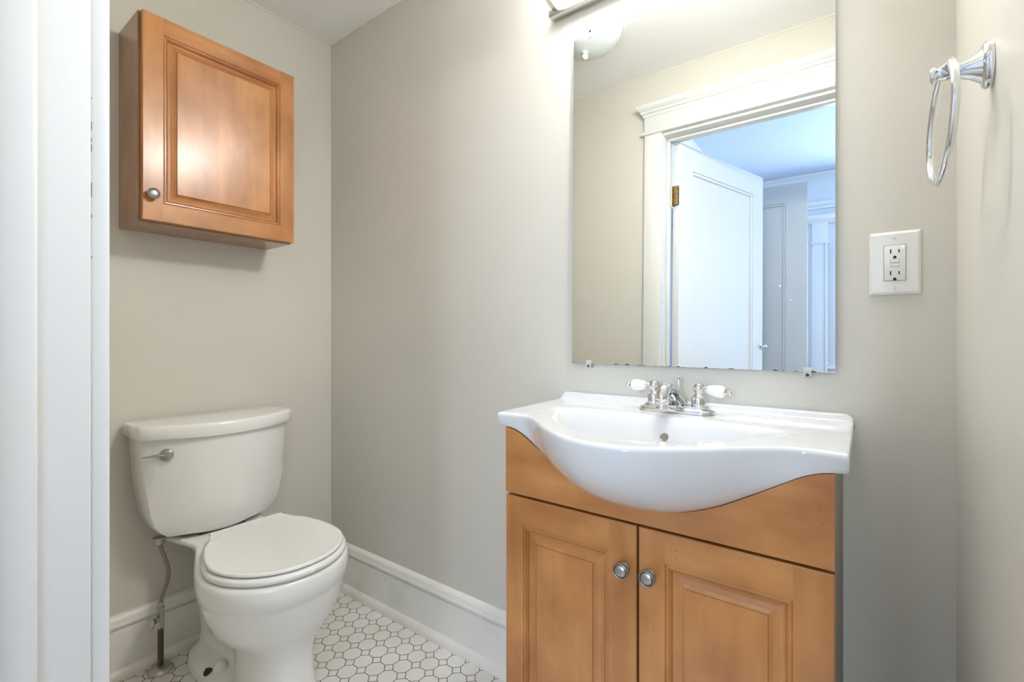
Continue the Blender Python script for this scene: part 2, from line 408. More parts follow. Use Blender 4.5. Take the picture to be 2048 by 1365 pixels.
# door_1: bathroom door standing open in the far room. face nearest the mirror starts at (1.144,-1.117)
dd = Vector((.299, -.954, 0)).normalized(); hinge_pt = Vector((1.144, -1.117, .012)) - Vector((-dd.y, dd.x, 0)) * .035
bm = panel_door(bmesh.new(), .786, 1.985, .035, .105, .115, .24); place(bm, hinge_pt, dd)
door = struct('door_1', bm, TRIM2)
for hz in (1.70, .32):
    bm = bmesh.new()
    box(bm, -.0015, .004, hz, .0005, .033, hz + .09); tube(bm, [(-.010, -.002, hz - .004), (-.010, -.002, hz + .094)], .0065, 12)
    box(bm, -.010, -.003, hz, .001, .001, hz + .09)
    box(bm, -.012, -.0015, hz, -.0105, .034, hz + .09)
    place(bm, (hinge_pt.x, hinge_pt.y, 0), dd); obj('hinge', bm, BRASS, door, 40)
bm = bmesh.new(); lathe(bm, [(.002, 0), (.016, 0), (.017, .003), (.007, .006), (.006, .016), (.012, .020), (.013, .026), (.009, .031), (.001, .032)], (.770, 0, 1.035), (0, -1, 0), n=20)
lathe(bm, [(.002, 0), (.016, 0), (.017, .003), (.007, .006), (.006, .016), (.012, .020), (.013, .026), (.009, .031), (.001, .032)], (.770, .035, 1.035), (0, 1, 0), n=20)
place(bm, (hinge_pt.x, hinge_pt.y, 0), dd); obj('door_knob', bm, CHROME, door, 60)
bm = B(.7845, .006, .985, .7875, .029, 1.06); box(bm, .787, .012, 1.015, .795, .024, 1.035); place(bm, (hinge_pt.x, hinge_pt.y, 0), dd); obj('latch', bm, CHROME, door)
bm = panel_door(bmesh.new(), .80, 2.05, .035, .115, .115, .25); place(bm, (RX0 + .001, -2.02, .005), (0, -1))  # panelled slab added, coloured slate to stand in for the shaded hall wall
struct('hall_shade_panel', bm, mat('slate_blue_wall_shade', srgb(92, 112, 140), .4))
# door_2: another panelled door ajar, further back
bm = panel_door(bmesh.new(), .72, 2.03, .035, .115, .115, .55); place(bm, (.845, -2.20, .01), (.716, -.05))
struct('door_2', bm, mat('grey_white_door_paint', srgb(214, 220, 224), .4))

# ------------------------------------------------------------------ cabinet doors
def raised_door(name, O, U, N, wd, ht, th, fr, parent, mu, prof):
    """O lower-left corner of the FRONT plane, U width axis, N outward normal. prof rings: (inset from outer edge, depth behind the front)"""
    O = Vector(O); U = Vector(U); N = Vector(N); Z = Vector((0, 0, 1)); bm = bmesh.new()
    def ring(ins, dep):
        return [bm.verts.new(O + U * a + Z * b - N * dep) for a, b in ((ins[0], ins[1]), (wd - ins[2], ins[1]), (wd - ins[2], ht - ins[3]), (ins[0], ht - ins[3]))]
    def face(vs, mi): f = bm.faces.new(vs); f.material_index = mi
    fl, fb, fR, ft = fr
    e = .0015
    back = ring((0, 0, 0, 0), th); side = ring((0, 0, 0, 0), e)
    for i in range(4): face((back[i], back[(i + 1) % 4], side[(i + 1) % 4], side[i]), 0 if i % 2 else 1)
    face(back, 0)
    # front frame with butt joints: separate stiles and rails
    def P(a, b, d=0): return bm.verts.new(O + U * a + Z * b - N * d)
    def quad(a0, b0, a1, b1, mi): face((P(a0, b0), P(a1, b0), P(a1, b1), P(a0, b1)), mi)
    quad(e, e, fl, ht - e, 0); quad(wd - fR, e, wd - e, ht - e, 0)
    quad(fl, e, wd - fR, fb, 1); quad(fl, ht - ft, wd - fR, ht - e, 1)
    r0 = ring((e, e, e, e), 0)
    for i in range(4): face((side[i], side[(i + 1) % 4], r0[(i + 1) % 4], r0[i]), 0 if i % 2 else 1)
    prev = ring((fl, fb, fR, ft), 0)
    nb = len(prof)
    for k, (ins, dep) in enumerate(prof):
        cur = ring((fl + ins, fb + ins, fR + ins, ft + ins), dep)
        for i in range(4):
            mi = 0 if i % 2 else 1
            if k >= nb - 2: mi = 0
            face((prev[i], prev[(i + 1) % 4], cur[(i + 1) % 4], cur[i]), mi)
        prev = cur
    face(prev, 0)
    me_o = obj(name, bm, [WZ, mu, WGAP], parent)
    return me_o
PROF = [(.0012, .0030), (.0040, .0012), (.0062, .0014), (.0074, .0050), (.0086, .0050), (.0105, .0030), (.0122, .0095), (.0150, .0104), (.0200, .0100), (.0290, .0076), (.0350, .0040), (.0362, .0010)]
def knob(c, ax, parent, r=.0155, L=.027):
    """round knob: rosette, neck, flared rim with a domed centre"""
    k = r / .0155; c = Vector(c); ax = Vector(ax)
    bm = bmesh.new(); lathe(bm, [(.002, 0), (.0095 * k, 0), (.0100 * k, .002), (.0085 * k, .0035), (.0060 * k, .006), (.0055 * k, .010), (.0085 * k, L * .55), (.0150 * k, L * .70), (.0157 * k, L * .76), (.0150 * k, L * .83), (.0138 * k, L * .85), (.0128 * k, L * .82), (.0118 * k, L * .80)], c, ax, cap=False)
    o = obj('knob', bm, PEWTER, parent, 50)
    o['label'] = 'round antique pewter knob'
    bm = bmesh.new(); lathe(bm, [(.0117 * k, L * .79), (.0110 * k, L * .815), (.0098 * k, L * .845), (.0075 * k, L * .880), (.004 * k, L * .905), (.0001, L * .912)], c, ax, cap=False)
    obj('knob_dome', bm, NICKEL, o, 180)
    bm = bmesh.new(); lathe(bm, [(.0126 * k, L * .823), (.0118 * k, L * .822), (.0116 * k, L * .795)], c, ax, cap=False)
    obj('knob_groove', bm, PEWDK, o, 180)
    return o

# wall cabinet over the toilet
wc = thing('wall_cabinet', (0, -.5, 1.384), 'honey maple wall cabinet with one raised-panel door, hung above the toilet', 'cabinet')
bm = bmesh.new(); box(bm, .001, -.728, 1.384, .178, -.276, 1.991, bev=.0012)
obj('body', bm, WSIDE, wc)
PROFC = [(i, d) for i, d in PROF]
wd_ = raised_door('door', (.2, -.7225, 1.3875), (0, 1, 0), (1, 0, 0), .4475, .600, .0185, (.050, .053, .050, .050), wc, WY, PROFC)
for y in (-.70, -.30):
    for z in (1.42, 1.95): obj('bumper', B(.1775, y - .006, z - .006, .1820, y + .006, z + .006), BLACK, wc)
knob((.2, -.7005, 1.4615), (1, 0, 0), wd_, L=.024)

# vanity
VX0, VX1, VY = 1.190, 1.8177, -.31
van = thing('vanity_cabinet', (1.5, -.15, 0), 'honey maple vanity cabinet with two raised-panel doors under the white sink', 'cabinet')
bm = bmesh.new()
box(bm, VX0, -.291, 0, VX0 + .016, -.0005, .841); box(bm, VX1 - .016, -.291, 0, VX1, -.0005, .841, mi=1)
box(bm, VX0 + .016, -.28, .10, VX1 - .016, -.006, .116); box(bm, VX0 + .016, -.010, .10, VX1 - .016, -.0005, .70)
box(bm, VX0 + .016, -.240, 0, VX1 - .016, -.225, .10)
obj('body', bm, [WZ, GREYSIDE], van)
# curve of the basin where it meets the front panel
BT = [(0, .7262), (.03, .7268), (.08, .7335), (.14, .7555), (.19, .783), (.235, .810), (.27, .831), (.30, .8415), (.34, .8455)]
SC = 1.5035
def Bz(x): return lerp_table(BT, abs(x - SC - .002))
bm = bmesh.new(); n = 60
fr_, bk_ = [], []
xs = [VX0 + (VX1 - VX0) * i / n for i in range(n + 1)]
pts = [(x, Bz(x) - .0012) for x in xs] + [(VX1, .6942), (VX0, .6942)]
rings = [[(x, y, z) for x, z in pts] for y in (VY, VY + .018)]
loft(bm, rings)
obj('front_panel', bm, WX, van)
DT, DB = .6885, .105
ld = raised_door('door', (VX0, VY, DB), (1, 0, 0), (0, -1, 0), .3140, DT - DB, .018, (.0485, .060, .0575, .0620), van, WX, PROF)
rd = raised_door('door', (VX1 - .3092, VY, DB), (1, 0, 0), (0, -1, 0), .3092, DT - DB, .018, (.0500, .060, .0545, .0570), van, WX, PROF)
knob((1.4800, VY, .6035), (0, -1, 0), ld); knob((1.5315, VY, .6045), (0, -1, 0), rd)

# ------------------------------------------------------------------ sink
X0, X1 = 1.1600, 1.8365
FT = [(0, .478), (.05, .471), (.10, .444), (.15, .405), (.20, .358), (.24, .327), (.27, .315), (.30, .316), (.34, .321)]
ZD = .8765
BCX = 1.494
GT = [(0, .402), (.05, .397), (.10, .374), (.15, .334), (.19, .285), (.22, .235), (.24, .19), (.255, .14), (.30, .02), (.5, -.3)]
def ztop(x, y):
    u = abs(x - BCX); yb = .150 + .035 * (u / .25) ** 6 if u < .3 else .4
    g = lerp_table(GT, u); sl = (lerp_table(GT, u + .004) - lerp_table(GT, max(u - .004, 0))) / .008
    df = (g + y) / math.sqrt(1 + sl * sl); db = -y - yb
    k = .02; hh = max(k - abs(df - db), 0) / k; d = min(df, db) - hh * hh * k / 4
    e = .005; d = (d + math.sqrt(d * d + e * e)) / 2
    t = min(d / .105, 1)
    return ZD - .116 * (1 - (1 - t) ** 2.3)
def sink_profile(x, m=80):
    F = lerp_table(FT, abs(x - SC)); b = Bz(x); P = []
    P += [(-.0008, b + .006 if b < .84 else b)]
    P += [(-.0008, .870), (-.0008, .8865), (-.0012, .8915), (-.0035, .8945), (-.0075, .8955), (-.011, .8945), (-.0145, .890), (-.018, .883), (-.023, .8785), (-.030, .877)]
    y0, y1 = -.036, -(F - .008)
    for i in range(m + 1):
        y = y0 + (y1 - y0) * i / m; P.append((y, ztop(x, y)))
    zf = ztop(x, y1); R = .008
    for k in range(1, 6):
        a = PI / 2 * k / 5; P.append((-(F - R) - R * math.sin(a) , zf - R + R * math.cos(a)))
    za = zf - R; e0 = (-F, za); e1 = (VY, b)
    for k in range(1, 15):
        t = k / 14; th = t * PI / 2
        ye = e0[0] + (e1[0] - e0[0]) * (1 - math.cos(th)); ze = e0[1] + (e1[1] - e0[1]) * math.sin(th)
        yl = e0[0] + (e1[0] - e0[0]) * t; zl = e0[1] + (e1[1] - e0[1]) * t
        q = .72; P.append((yl + (ye - yl) * q, zl + (ze - zl) * q))
    P += [(VY + .02, b), (-.20, b), (-.06, b)]
    e = min(x - X0, X1 - x); rc = .017
    if e < rc:
        dr = (rc - math.sqrt(max(rc * rc - (rc - e) ** 2, 0)))
        P = [(y, z - min(dr, .016) * max(0, min(1, (z - .877) / .016)) if z > .877 and y > -.03 else z) for y, z in P]
    return P
def offset_in(P, d):
    n = len(P); out = []
    for i in range(n):
        a = Vector(P[i - 1]); b = Vector(P[(i + 1) % n]); t = (b - a)
        if t.length < 1e-9: out.append(P[i]); continue
        t.normalize(); nn = Vector((t.y, -t.x))
        p = Vector(P[i]); q = p - nn * d
        out.append((q.x, q.y))
    return out
rings = []; r = .0045; N_ = 150
xs = []
for k in range(7): a = PI / 2 * k / 6; xs.append((X0 + r - r * math.cos(a), r - r * math.sin(a)))
for i in range(1, N_): xs.append((X0 + r + (X1 - X0 - 2 * r) * i / N_, 0))
for k in range(6, -1, -1): a = PI / 2 * k / 6; xs.append((X1 - r + r * math.cos(a), r - r * math.sin(a)))
# orientation test for the inward offset
def area2(P): return sum(P[i - 1][0] * P[i][1] - P[i][0] * P[i - 1][1] for i in range(len(P)))
for x, d in xs:
    P = sink_profile(x)
    if d > 1e-6: P = offset_in(P, d if area2(P) > 0 else -d)
    rings.append([(x, y, z) for y, z in P])
# the left end leans in slightly towards the front
bm = bmesh.new(); loft(bm, rings)
for v in bm.verts:
    if v.co.x < 1.30: v.co.x += .012 * (1.30 - v.co.x) / .14 * min(1, -v.co.y / .33)
sink = obj('sink', bm, SINKM, None, 60, origin=(1.4985, -.2, .845))
tag(sink, 'glossy white ceramic belly sink top with low backsplash, on the maple vanity', 'sink')
oy = -.168; oz = ztop(1.508, oy)
gy = (ztop(1.508, oy + .002) - ztop(1.508, oy - .002)) / .004
nrm = Vector((0, -gy, 1)).normalized()
bm = bmesh.new(); lathe(bm, [(.0070, .0), (.0078, .0016), (.0090, .0018), (.0098, .0004), (.0098, -.002)], (1.508, oy, oz), nrm, cap=False); obj('overflow_ring', bm, NICKEL, sink, 60)
bm = bmesh.new(); lathe(bm, [(.0073, -.003), (.0073, .0006), (.0001, .0007)], (1.508, oy, oz), nrm, cap=False); obj('overflow_hole', bm, mat('overflow_inside', srgb(150, 138, 122), .4, .4), sink)
bm = bmesh.new(); zb = ztop(BCX, -.29); lathe(bm, [(.024, -.001), (.024, .002), (.021, .0035), (.017, .002), (.016, .004), (.008, .008), (.0001, .009)], (BCX, -.29, zb), (0, 0, 1), cap=False); obj('drain_stopper', bm, CHROME, sink, 60)

# ------------------------------------------------------------------ faucet
FX, FY, FZ = 1.501, -.066, ZD
fa = thing('faucet', (FX, FY, FZ), 'chrome two-handle faucet with white porcelain levers on the sink deck', 'faucet')
def stadium(hl, hw, z, n=14):
    P = []
    for k in range(n + 1): a = -PI / 2 + PI * k / n; P.append((FX + hl - hw + hw * math.cos(a), FY + hw * math.sin(a), z))
    for k in range(n + 1): a = PI / 2 + PI * k / n; P.append((FX - hl + hw + hw * math.cos(a), FY + hw * math.sin(a), z))
    return P
bm = bmesh.new()
loft(bm, [stadium(.085, .029, FZ + .0002), stadium(.0865, .0295, FZ + .001), stadium(.0865, .0295, FZ + .005), stadium(.085, .0285, FZ + .0075), stadium(.078, .026, FZ + .010), stadium(.074, .023, FZ + .0115), stadium(.0735, .0225, FZ + .015), stadium(.072, .021, FZ + .0165)])
obj('base_plate', bm, CHROME, fa, 40)
for sx in (-1, 1):
    cx = FX + sx * .0515; t0 = FZ + .0165
    bm = bmesh.new()
    lathe(bm, [(.016, -.001), (.0160, 0), (.0163, .018), (.0150, .022), (.0105, .026), (.0085, .029), (.0085, .031), (.0112, .034), (.0126, .040), (.0122, .045), (.0098, .0485), (.0096, .050), (.0080, .0515), (.0001, .052)], (cx, FY, t0), (0, 0, 1), cap=False)
    h = obj('handle', bm, CHROME, fa, 50)
    bm = bmesh.new(); d = Vector((sx, -.02, -.02 if sx < 0 else -.10)).normalized(); st = Vector((cx, FY, t0 + .0405))
    lathe(bm, [(.0055, .008), (.0062, .014), (.0080, .0155), (.0088, .018), (.0080, .0195), (.0088, .0205)], st, d, cap=True); obj('lever_collar', bm, CHROME, h, 60); bm = bmesh.new()
    lathe(bm, [(.0088, .0550), (.0075, .0560), (.0050, .0585), (.0036, .061), (.0055, .0635), (.0058, .0665), (.0035, .069), (.0001, .070)], st, d, cap=False)
    obj('lever_finial', bm, CHROME, h, 60)
    bm = bmesh.new(); lathe(bm, [(.0086, .0200), (.0100, .0210), (.0115, .026), (.0136, .038), (.0142, .046), (.0134, .051), (.0105, .0545), (.0086, .0556)], st, d)
    o = obj('lever', bm, PORC, h, 60); o['label'] = 'white porcelain lever'
# spout: pear-shaped body rising forward into a down-turned elbow
z0 = FZ + .015
path = catmull([(FX, FY + .012, z0 - .004), (FX, FY + .004, z0 + .012), (FX, FY - .022, z0 + .028), (FX, FY - .058, z0 + .042), (FX, FY - .082, z0 + .041), (FX, FY - .092, z0 + .030), (FX, FY - .093, z0 + .020)], 7)
rad = [.020, .0195, .0170, .0148, .0146, .0140, .0134]
rr = []
for i in range(len(path)):
    t = i / (len(path) - 1) * (len(rad) - 1); k = min(int(t), len(rad) - 2); rr.append(rad[k] + (rad[k + 1] - rad[k]) * (t - k))
bm = bmesh.new(); tube(bm, path, rr, 28); sp_ = obj('spout', bm, CHROME, fa, 60)
bm = bmesh.new(); lathe(bm, [(.0130, .003), (.0150, .0015), (.0157, 0), (.0150, -.0020), (.0134, -.0030), (.0126, -.0045), (.0126, -.0120), (.0135, -.0128), (.0135, -.0145), (.0115, -.0150), (.0095, -.010)], (FX, FY - .093, z0 + .019), (0, 0, 1), cap=False); obj('aerator', bm, CHROME, sp_, 50)
bm = bmesh.new(); lathe(bm, [(.0195, -.003), (.0200, .002), (.0185, .010), (.012, .022), (.0058, .030), (.0046, .034), (.0060, .0355), (.0060, .0368), (.002, .037)], (FX + .002, FY + .014, z0), (0, 0, 1)); obj('rod_housing', bm, CHROME, fa, 60)
bm = bmesh.new(); lathe(bm, [(.0018, .03), (.0018, .056), (.0030, .0575), (.0036, .0605), (.0078, .0645), (.0080, .0655), (.0001, .0655)], (FX + .002, FY + .014, z0), (0, 0, 1), cap=False); obj('lift_rod', bm, CHROME, fa, 50)

# ------------------------------------------------------------------ mirror and clips
MX0, MX1, MZ0, MZ1 = 1.1975, 1.8055, .9770, 1.8798
bm = bmesh.new(); bw = .0095
TLT = -.0045           # the top rests against the wall, the bottom stands off in its clips
def MY(z, d): return -.0025 - d - (.0100 * (MZ1 - z) / (MZ1 - MZ0))
fr = [(MX0 + bw, MZ0 + .0002), (MX1 - .0002, MZ0 + .0002), (MX1 - .0002, MZ1 - bw), (MX0 + bw, MZ1 - bw)]
ou = [(MX0, MZ0), (MX1, MZ0), (MX1, MZ1), (MX0, MZ1)]
vf = [bm.verts.new((x, MY(z, .0040), z)) for x, z in fr]; vo = [bm.verts.new((x, MY(z, .00385), z)) for x, z in ou]; vb = [bm.verts.new((x, MY(z, 0), z)) for x, z in ou]
bm.faces.new(vf)
for i in range(4):
    j = (i + 1) % 4
    bm.faces.new((vo[i], vo[j], vf[j], vf[i])); f = bm.faces.new((vb[i], vb[j], vo[j], vo[i])); f.material_index = 1
f = bm.faces.new(vb); f.material_index = 1
mir = obj('mirror', bm, [mirror_mat(MX0, MX1, MZ0), mat('mirror_edge', srgb(96, 108, 104), .3)], None, origin=(1.5, 0, MZ0))
tag(mir, 'frameless rectangular wall mirror with corroded bottom edge, above the faucet', 'mirror')
CLEAR = mat('clear_acrylic', (.90, .92, .91, 1), .15, trans=.45, ior=1.3)
for (cx, cz, sgn, lab) in ((1.2495, MZ0, -1, 'clear plastic mirror clip under the left end of the mirror'), (1.7575, MZ0, -1, 'clear plastic mirror clip under the right end of the mirror'), (1.2495, MZ1, 1, 'clear plastic mirror clip on the top edge of the mirror')):
    e = thing('mirror_clip', (cx, 0, cz), lab, 'mirror clip', 'clear clips holding the mirror')
    bm = bmesh.new(); f0 = MY(cz, .0045)
    box(bm, cx - .007, f0 - .0025, min(cz - sgn * .009, cz + sgn * .011), cx + .007, f0, max(cz - sgn * .009, cz + sgn * .011), bev=.0006)
    box(bm, cx - .007, f0, min(cz + sgn * .0012, cz + sgn * .011), cx + .007, -.0004, max(cz + sgn * .0012, cz + sgn * .011), bev=.0005)
    obj('bracket', bm, CLEAR, e)
    bm = bmesh.new(); lathe(bm, [(.0032, 0), (.0030, .0012), (.0015, .0018), (.0001, .0010)], (cx, f0 - .0022, cz + sgn * .0065), (0, -1, 0), n=16, cap=False); obj('screw', bm, PEWDK, e)

# ------------------------------------------------------------------ vanity light bar
vl = thing('vanity_light', (1.5, 0, 1.966), 'brushed metal bath light bar with glowing white tube, above the mirror', 'wall lamp')
LX0, LX1 = 1.132, 1.868
bm = bmesh.new(); box(bm, LX0, -.028, 1.966, LX1, -.0005, 2.10, bev=.004)
obj('back_plate', bm, OUTW, vl, 40)
bm = bmesh.new()
for z in (1.966, 2.10): box(bm, LX0 - .002, -.034, z - .010, LX1 + .002, -.014, z + .012, bev=.004)
obj('rail', bm, SATIN, vl, 40)
bm = bmesh.new(); cy, cz, cr = -.078, 2.034, .046
lathe(bm, [(.001, 0), (cr - .008, 0), (cr, .006), (cr, LX1 - LX0 - .046), (cr - .008, LX1 - LX0 - .040), (.001, LX1 - LX0 - .040)], (LX0 + .020, cy, cz), (1, 0, 0), n=40)
obj('diffuser_tube', bm, TUBE, vl, 50)
for x in (LX0 + .012, LX1 - .024):
    pa = [(-.020, 1.972), (-.030, 1.974), (-.062, 1.981), (-.100, 1.990), (-.126, 2.012), (-.130, 2.034), (-.126, 2.056), (-.100, 2.078), (-.062, 2.088), (-.030, 2.095), (-.020, 2.096)]
    pp = catmull([(x, a, b) for a, b in pa], 5); bm = bmesh.new(); rings = []
    for i, p in enumerate(pp):
        t = (pp[min(i + 1, len(pp) - 1)] - pp[max(i - 1, 0)]).normalized(); nn = Vector((0, -t.z, t.y)) * .0025
        rings.append([p + nn, p + nn + Vector((.013, 0, 0)), p - nn + Vector((.013, 0, 0)), p - nn])
    loft(bm, rings); obj('bracket', bm, SATIN, vl, 40)

# added fill light ahead of the tube, aimed down towards the toilet side
area('toilet_side_fill_light', (1.5, -.128, 2.034), (math.radians(-46), 0, math.radians(-40)), .60, .07, 6.4, (1.0, .985, .955))

# ceiling bowl light (seen in the mirror)
cl = thing('ceiling_light', (.95, -.53, H), 'round flush ceiling light with frosted glass bowl, reflected in the mirror corner', 'ceiling lamp')
bm = bmesh.new(); lathe(bm, [(.001, 0), (.165, 0), (.168, .006), (.160, .016), (.150, .020)], (.95, -.53, H - .0005), (0, 0, -1), n=48); obj('ceiling_pan', bm, OUTW, cl, 40)
bm = bmesh.new(); lathe(bm, [(.148, .018), (.150, .026), (.140, .050), (.118, .072), (.085, .090), (.045, .102), (.002, .106)], (.95, -.53, H), (0, 0, -1), n=48, cap=False); obj('glass_bowl', bm, DOME, cl, 60)
bm = bmesh.new(); lathe(bm, [(.012, .100), (.013, .108), (.008, .112), (.012, .118), (.013, .126), (.008, .133), (.0001, .135)], (.95, -.53, H), (0, 0, -1), n=24, cap=False); obj('finial', bm, OUTW, cl, 60)

# ------------------------------------------------------------------ outlet
ox0, ox1, oz0, oz1 = 1.8605, 1.9385, 1.1317, 1.2532; ocx, ocz = (ox0 + ox1) / 2, (oz0 + oz1) / 2
ou_ = thing('wall_outlet', (ocx, 0, ocz), 'white GFCI wall outlet with two sockets, right of the mirror', 'outlet')
bm = bmesh.new(); y = 0
def rr_(hx, hz, yy): return [(ocx - hx, yy, ocz - hz), (ocx + hx, yy, ocz - hz), (ocx + hx, yy, ocz + hz), (ocx - hx, yy, ocz + hz)]
hx, hz = (ox1 - ox0) / 2, (oz1 - oz0) / 2
loft(bm, [rr_(hx, hz, -.0005), rr_(hx, hz, -.0028), rr_(hx - .0012, hz - .0012, -.0040), rr_(hx - .0045, hz - .0045, -.0058), rr_(hx - .006, hz - .006, -.0060)])
obj('cover_plate', bm, OUTW, ou_)
bm = bmesh.new(); box(bm, ocx - .0172, -.0062, ocz - .0345, ocx + .0172, -.0058, ocz + .0345)
obj('opening_shadow_gap', bm, mat('grey_gap', srgb(150, 150, 145), .6), ou_)
bm = bmesh.new(); box(bm, ocx - .0163, -.0076, ocz - .0336, ocx + .0163, -.003, ocz + .0336, bev=.0008)
rec = obj('receptacle', bm, OUTW, ou_, 40)
for k, dz in enumerate((.0195, -.0225)):
    bm = bmesh.new(); zc = ocz + dz
    box(bm, ocx - .0073, -.0079, zc - .0010, ocx - .0053, -.0070, zc + .0070); box(bm, ocx + .0055, -.0079, zc - .0002, ocx + .0073, -.0070, zc + .0062)
    P = [(ocx - .0026, zc - .0110), (ocx + .0026, zc - .0110)] + [(ocx + .0026 * math.cos(a), zc - .0085 + .0026 * math.sin(a)) for a in [PI * i / 8 for i in range(9)]]
    loft(bm, [[(x, yy, z) for x, z in P] for yy in (-.0070, -.0079)])
    obj('socket', bm, BLACK, rec)
for nm, z, hw in (('test_button', ocz + .0035, .0068), ('reset_button', ocz - .0042, .0060)):
    bm = bmesh.new(); box(bm, ocx - hw - .0004, -.0078, z - .0030, ocx + hw + .0004, -.0072, z + .0030, mi=1); box(bm, ocx - hw, -.0086, z - .0026, ocx + hw, -.0072, z + .0026, bev=.0004)
    obj(nm, bm, [OUTW, bpy.data.materials['grey_gap']], rec)
bm = bmesh.new(); lathe(bm, [(.0011, 0), (.0011, .0006), (.0001, .001)], (ocx + .0125, -.0075, ocz + .0300), (0, -1, 0), n=12, cap=False); obj('indicator_lamp', bm, LED, rec)
for dz in (.0483, -.0483):
    bm = bmesh.new(); lathe(bm, [(.0031, 0), (.0029, .0008), (.0001, .0011)], (ocx, -.0059, ocz + dz), (0, -1, 0), n=20, cap=False); s_ = obj('screw', bm, OUTW, ou_, 40)
    bm = B(ocx - .0004, -.0072, ocz + dz - .0026, ocx + .0004, -.0066, ocz + dz + .0026); obj('screw_slot', bm, bpy.data.materials['grey_gap'], s_)

# ------------------------------------------------------------------ towel ring
TY, TZ = -.312, 1.405
tr = thing('towel_ring', (W, TY, TZ), 'chrome towel ring on a flared post, on the right wall', 'towel ring')
def oval(cx, ry, rz, n=28, dz=0): return [(cx, TY + ry * math.cos(2 * PI * k / n), TZ + dz + rz * math.sin(2 * PI * k / n)) for k in range(n)]
bm = bmesh.new(); loft(bm, [oval(W - .0003, .020, .030), oval(W - .006, .0205, .0305), oval(W - .009, .019, .0285), oval(W - .0105, .0165, .025)])
obj('base', bm, CHROME, tr, 50)
bm = bmesh.new()
loft(bm, [oval(W - .010, .015, .023), oval(W - .015, .0130, .0185), oval(W - .022, .0105, .0135), oval(W - .030, .0085, .0105, dz=.001), oval(W - .040, .0075, .0090, dz=.002), oval(W - .050, .0080, .0095, dz=.003), oval(W - .0535, .0065, .0075, dz=.003), oval(W - .056, .0085, .0105, dz=.003), oval(W - .059, .0090, .0112, dz=.003), oval(W - .0615, .0070, .0090, dz=.003)])
obj('post', bm, CHROME, tr, 50)
bm = bmesh.new(); R = .0775; cx_, cz_ = W - .0465, TZ + .012 - R; pts = []
for k in range(72):
    a = 2 * PI * k / 72; dy = R * math.sin(a); pts.append((cx_ - dy * .07 + (1 - math.cos(a)) * -.003, TY + dy, cz_ + R * math.cos(a)))
tube(bm, pts, .0048, 16, closed=True); obj('ring', bm, CHROME, tr, 180)

# ------------------------------------------------------------------ toilet
TC, TCB = -.491, -.4835     # centre line of tank / bowl
to = thing('toilet', (.35, TCB, 0), 'white two-piece toilet with closed lid, below the wall cabinet', 'toilet')
def tank_ring(z, hw, xb, xs, xf, n=16, rc=.007):
    """plan outline: flat back, straight sides, bowed front"""
    P = [(xb, -hw + rc), (xb + rc * .3, -hw + rc * .3), (xb + rc, -hw)]
    P += [(xs - .02, -hw), (xs - .006, -hw + .0012)]
    for k in range(n + 1):
        s = -1 + 2 * k / n; s2 = s
        y = s2 * (hw - .004); x = xs + .004 + (xf - xs - .004) * (1 - s2 * s2)
        P.append((x, y))
    P += [(xs - .006, hw - .0012), (xs - .02, hw), (xb + rc, hw), (xb + rc * .3, hw - rc * .3), (xb, hw - rc)]
    return [(x, TC + y, z) for x, y in P]
bm = bmesh.new()
HWT = [(.421, .105), (.425, .130), (.435, .155), (.452, .174), (.475, .189), (.51, .199), (.56, .207), (.62, .2145), (.69, .219), (.745, .2215)]
rings = []
for z, hw in HWT:
    tt = (z - .421) / .324; xf = .176 + .063 * min(1, tt * 1.15) ** .75 - (.018 if z < .423 else 0) - (.006 if z < .430 else 0); xs = .135 + .007 * tt - (.02 if z < .430 else 0)
    rings.append(tank_ring(z, hw, .032 + (.012 if z < .430 else 0), xs, xf))
loft(bm, rings)
tk = obj('tank', bm, CERAM, to, 38)
bm = bmesh.new()
loft(bm, [tank_ring(.7435, .2255, .020, .156, .248), tank_ring(.7450, .2290, .015, .160, .2515), tank_ring(.750, .2312, .0125, .163, .2535), tank_ring(.777, .2315, .0122, .1635, .254), tank_ring(.7825, .2295, .014, .161, .252), tank_ring(.7850, .2260, .018, .157, .2485), tank_ring(.7858, .2210, .023, .152, .243)])
obj('tank_lid', bm, CERAM, to, 40)
# flush lever
hy, hz_ = -.6555, .697; hx_ = .178
bm = bmesh.new(); nv = Vector((.84, -.54, 0)).normalized()
lathe(bm, [(.010, -.012), (.010, 0), (.0175, .002), (.0185, .006), (.0180, .010), (.015, .0125), (.0001, .0135)], (hx_, hy, hz_), nv, n=32, cap=False)
fl = obj('flush_lever', bm, NICKEL, to, 50)
c = Vector((hx_, hy, hz_)) + nv * .006
bm = bmesh.new(); tube(bm, catmull([c, c + Vector((-.004, -.02, .001)), c + Vector((-.012, -.040, .0)), c + Vector((-.016, -.056, -.002))], 4), [.0065 - .0003 * i for i in range(13)], 12)
for v in bm.verts: v.co.z = hz_ + (v.co.z - hz_) * .75
obj('lever_arm', bm, NICKEL, fl, 60)

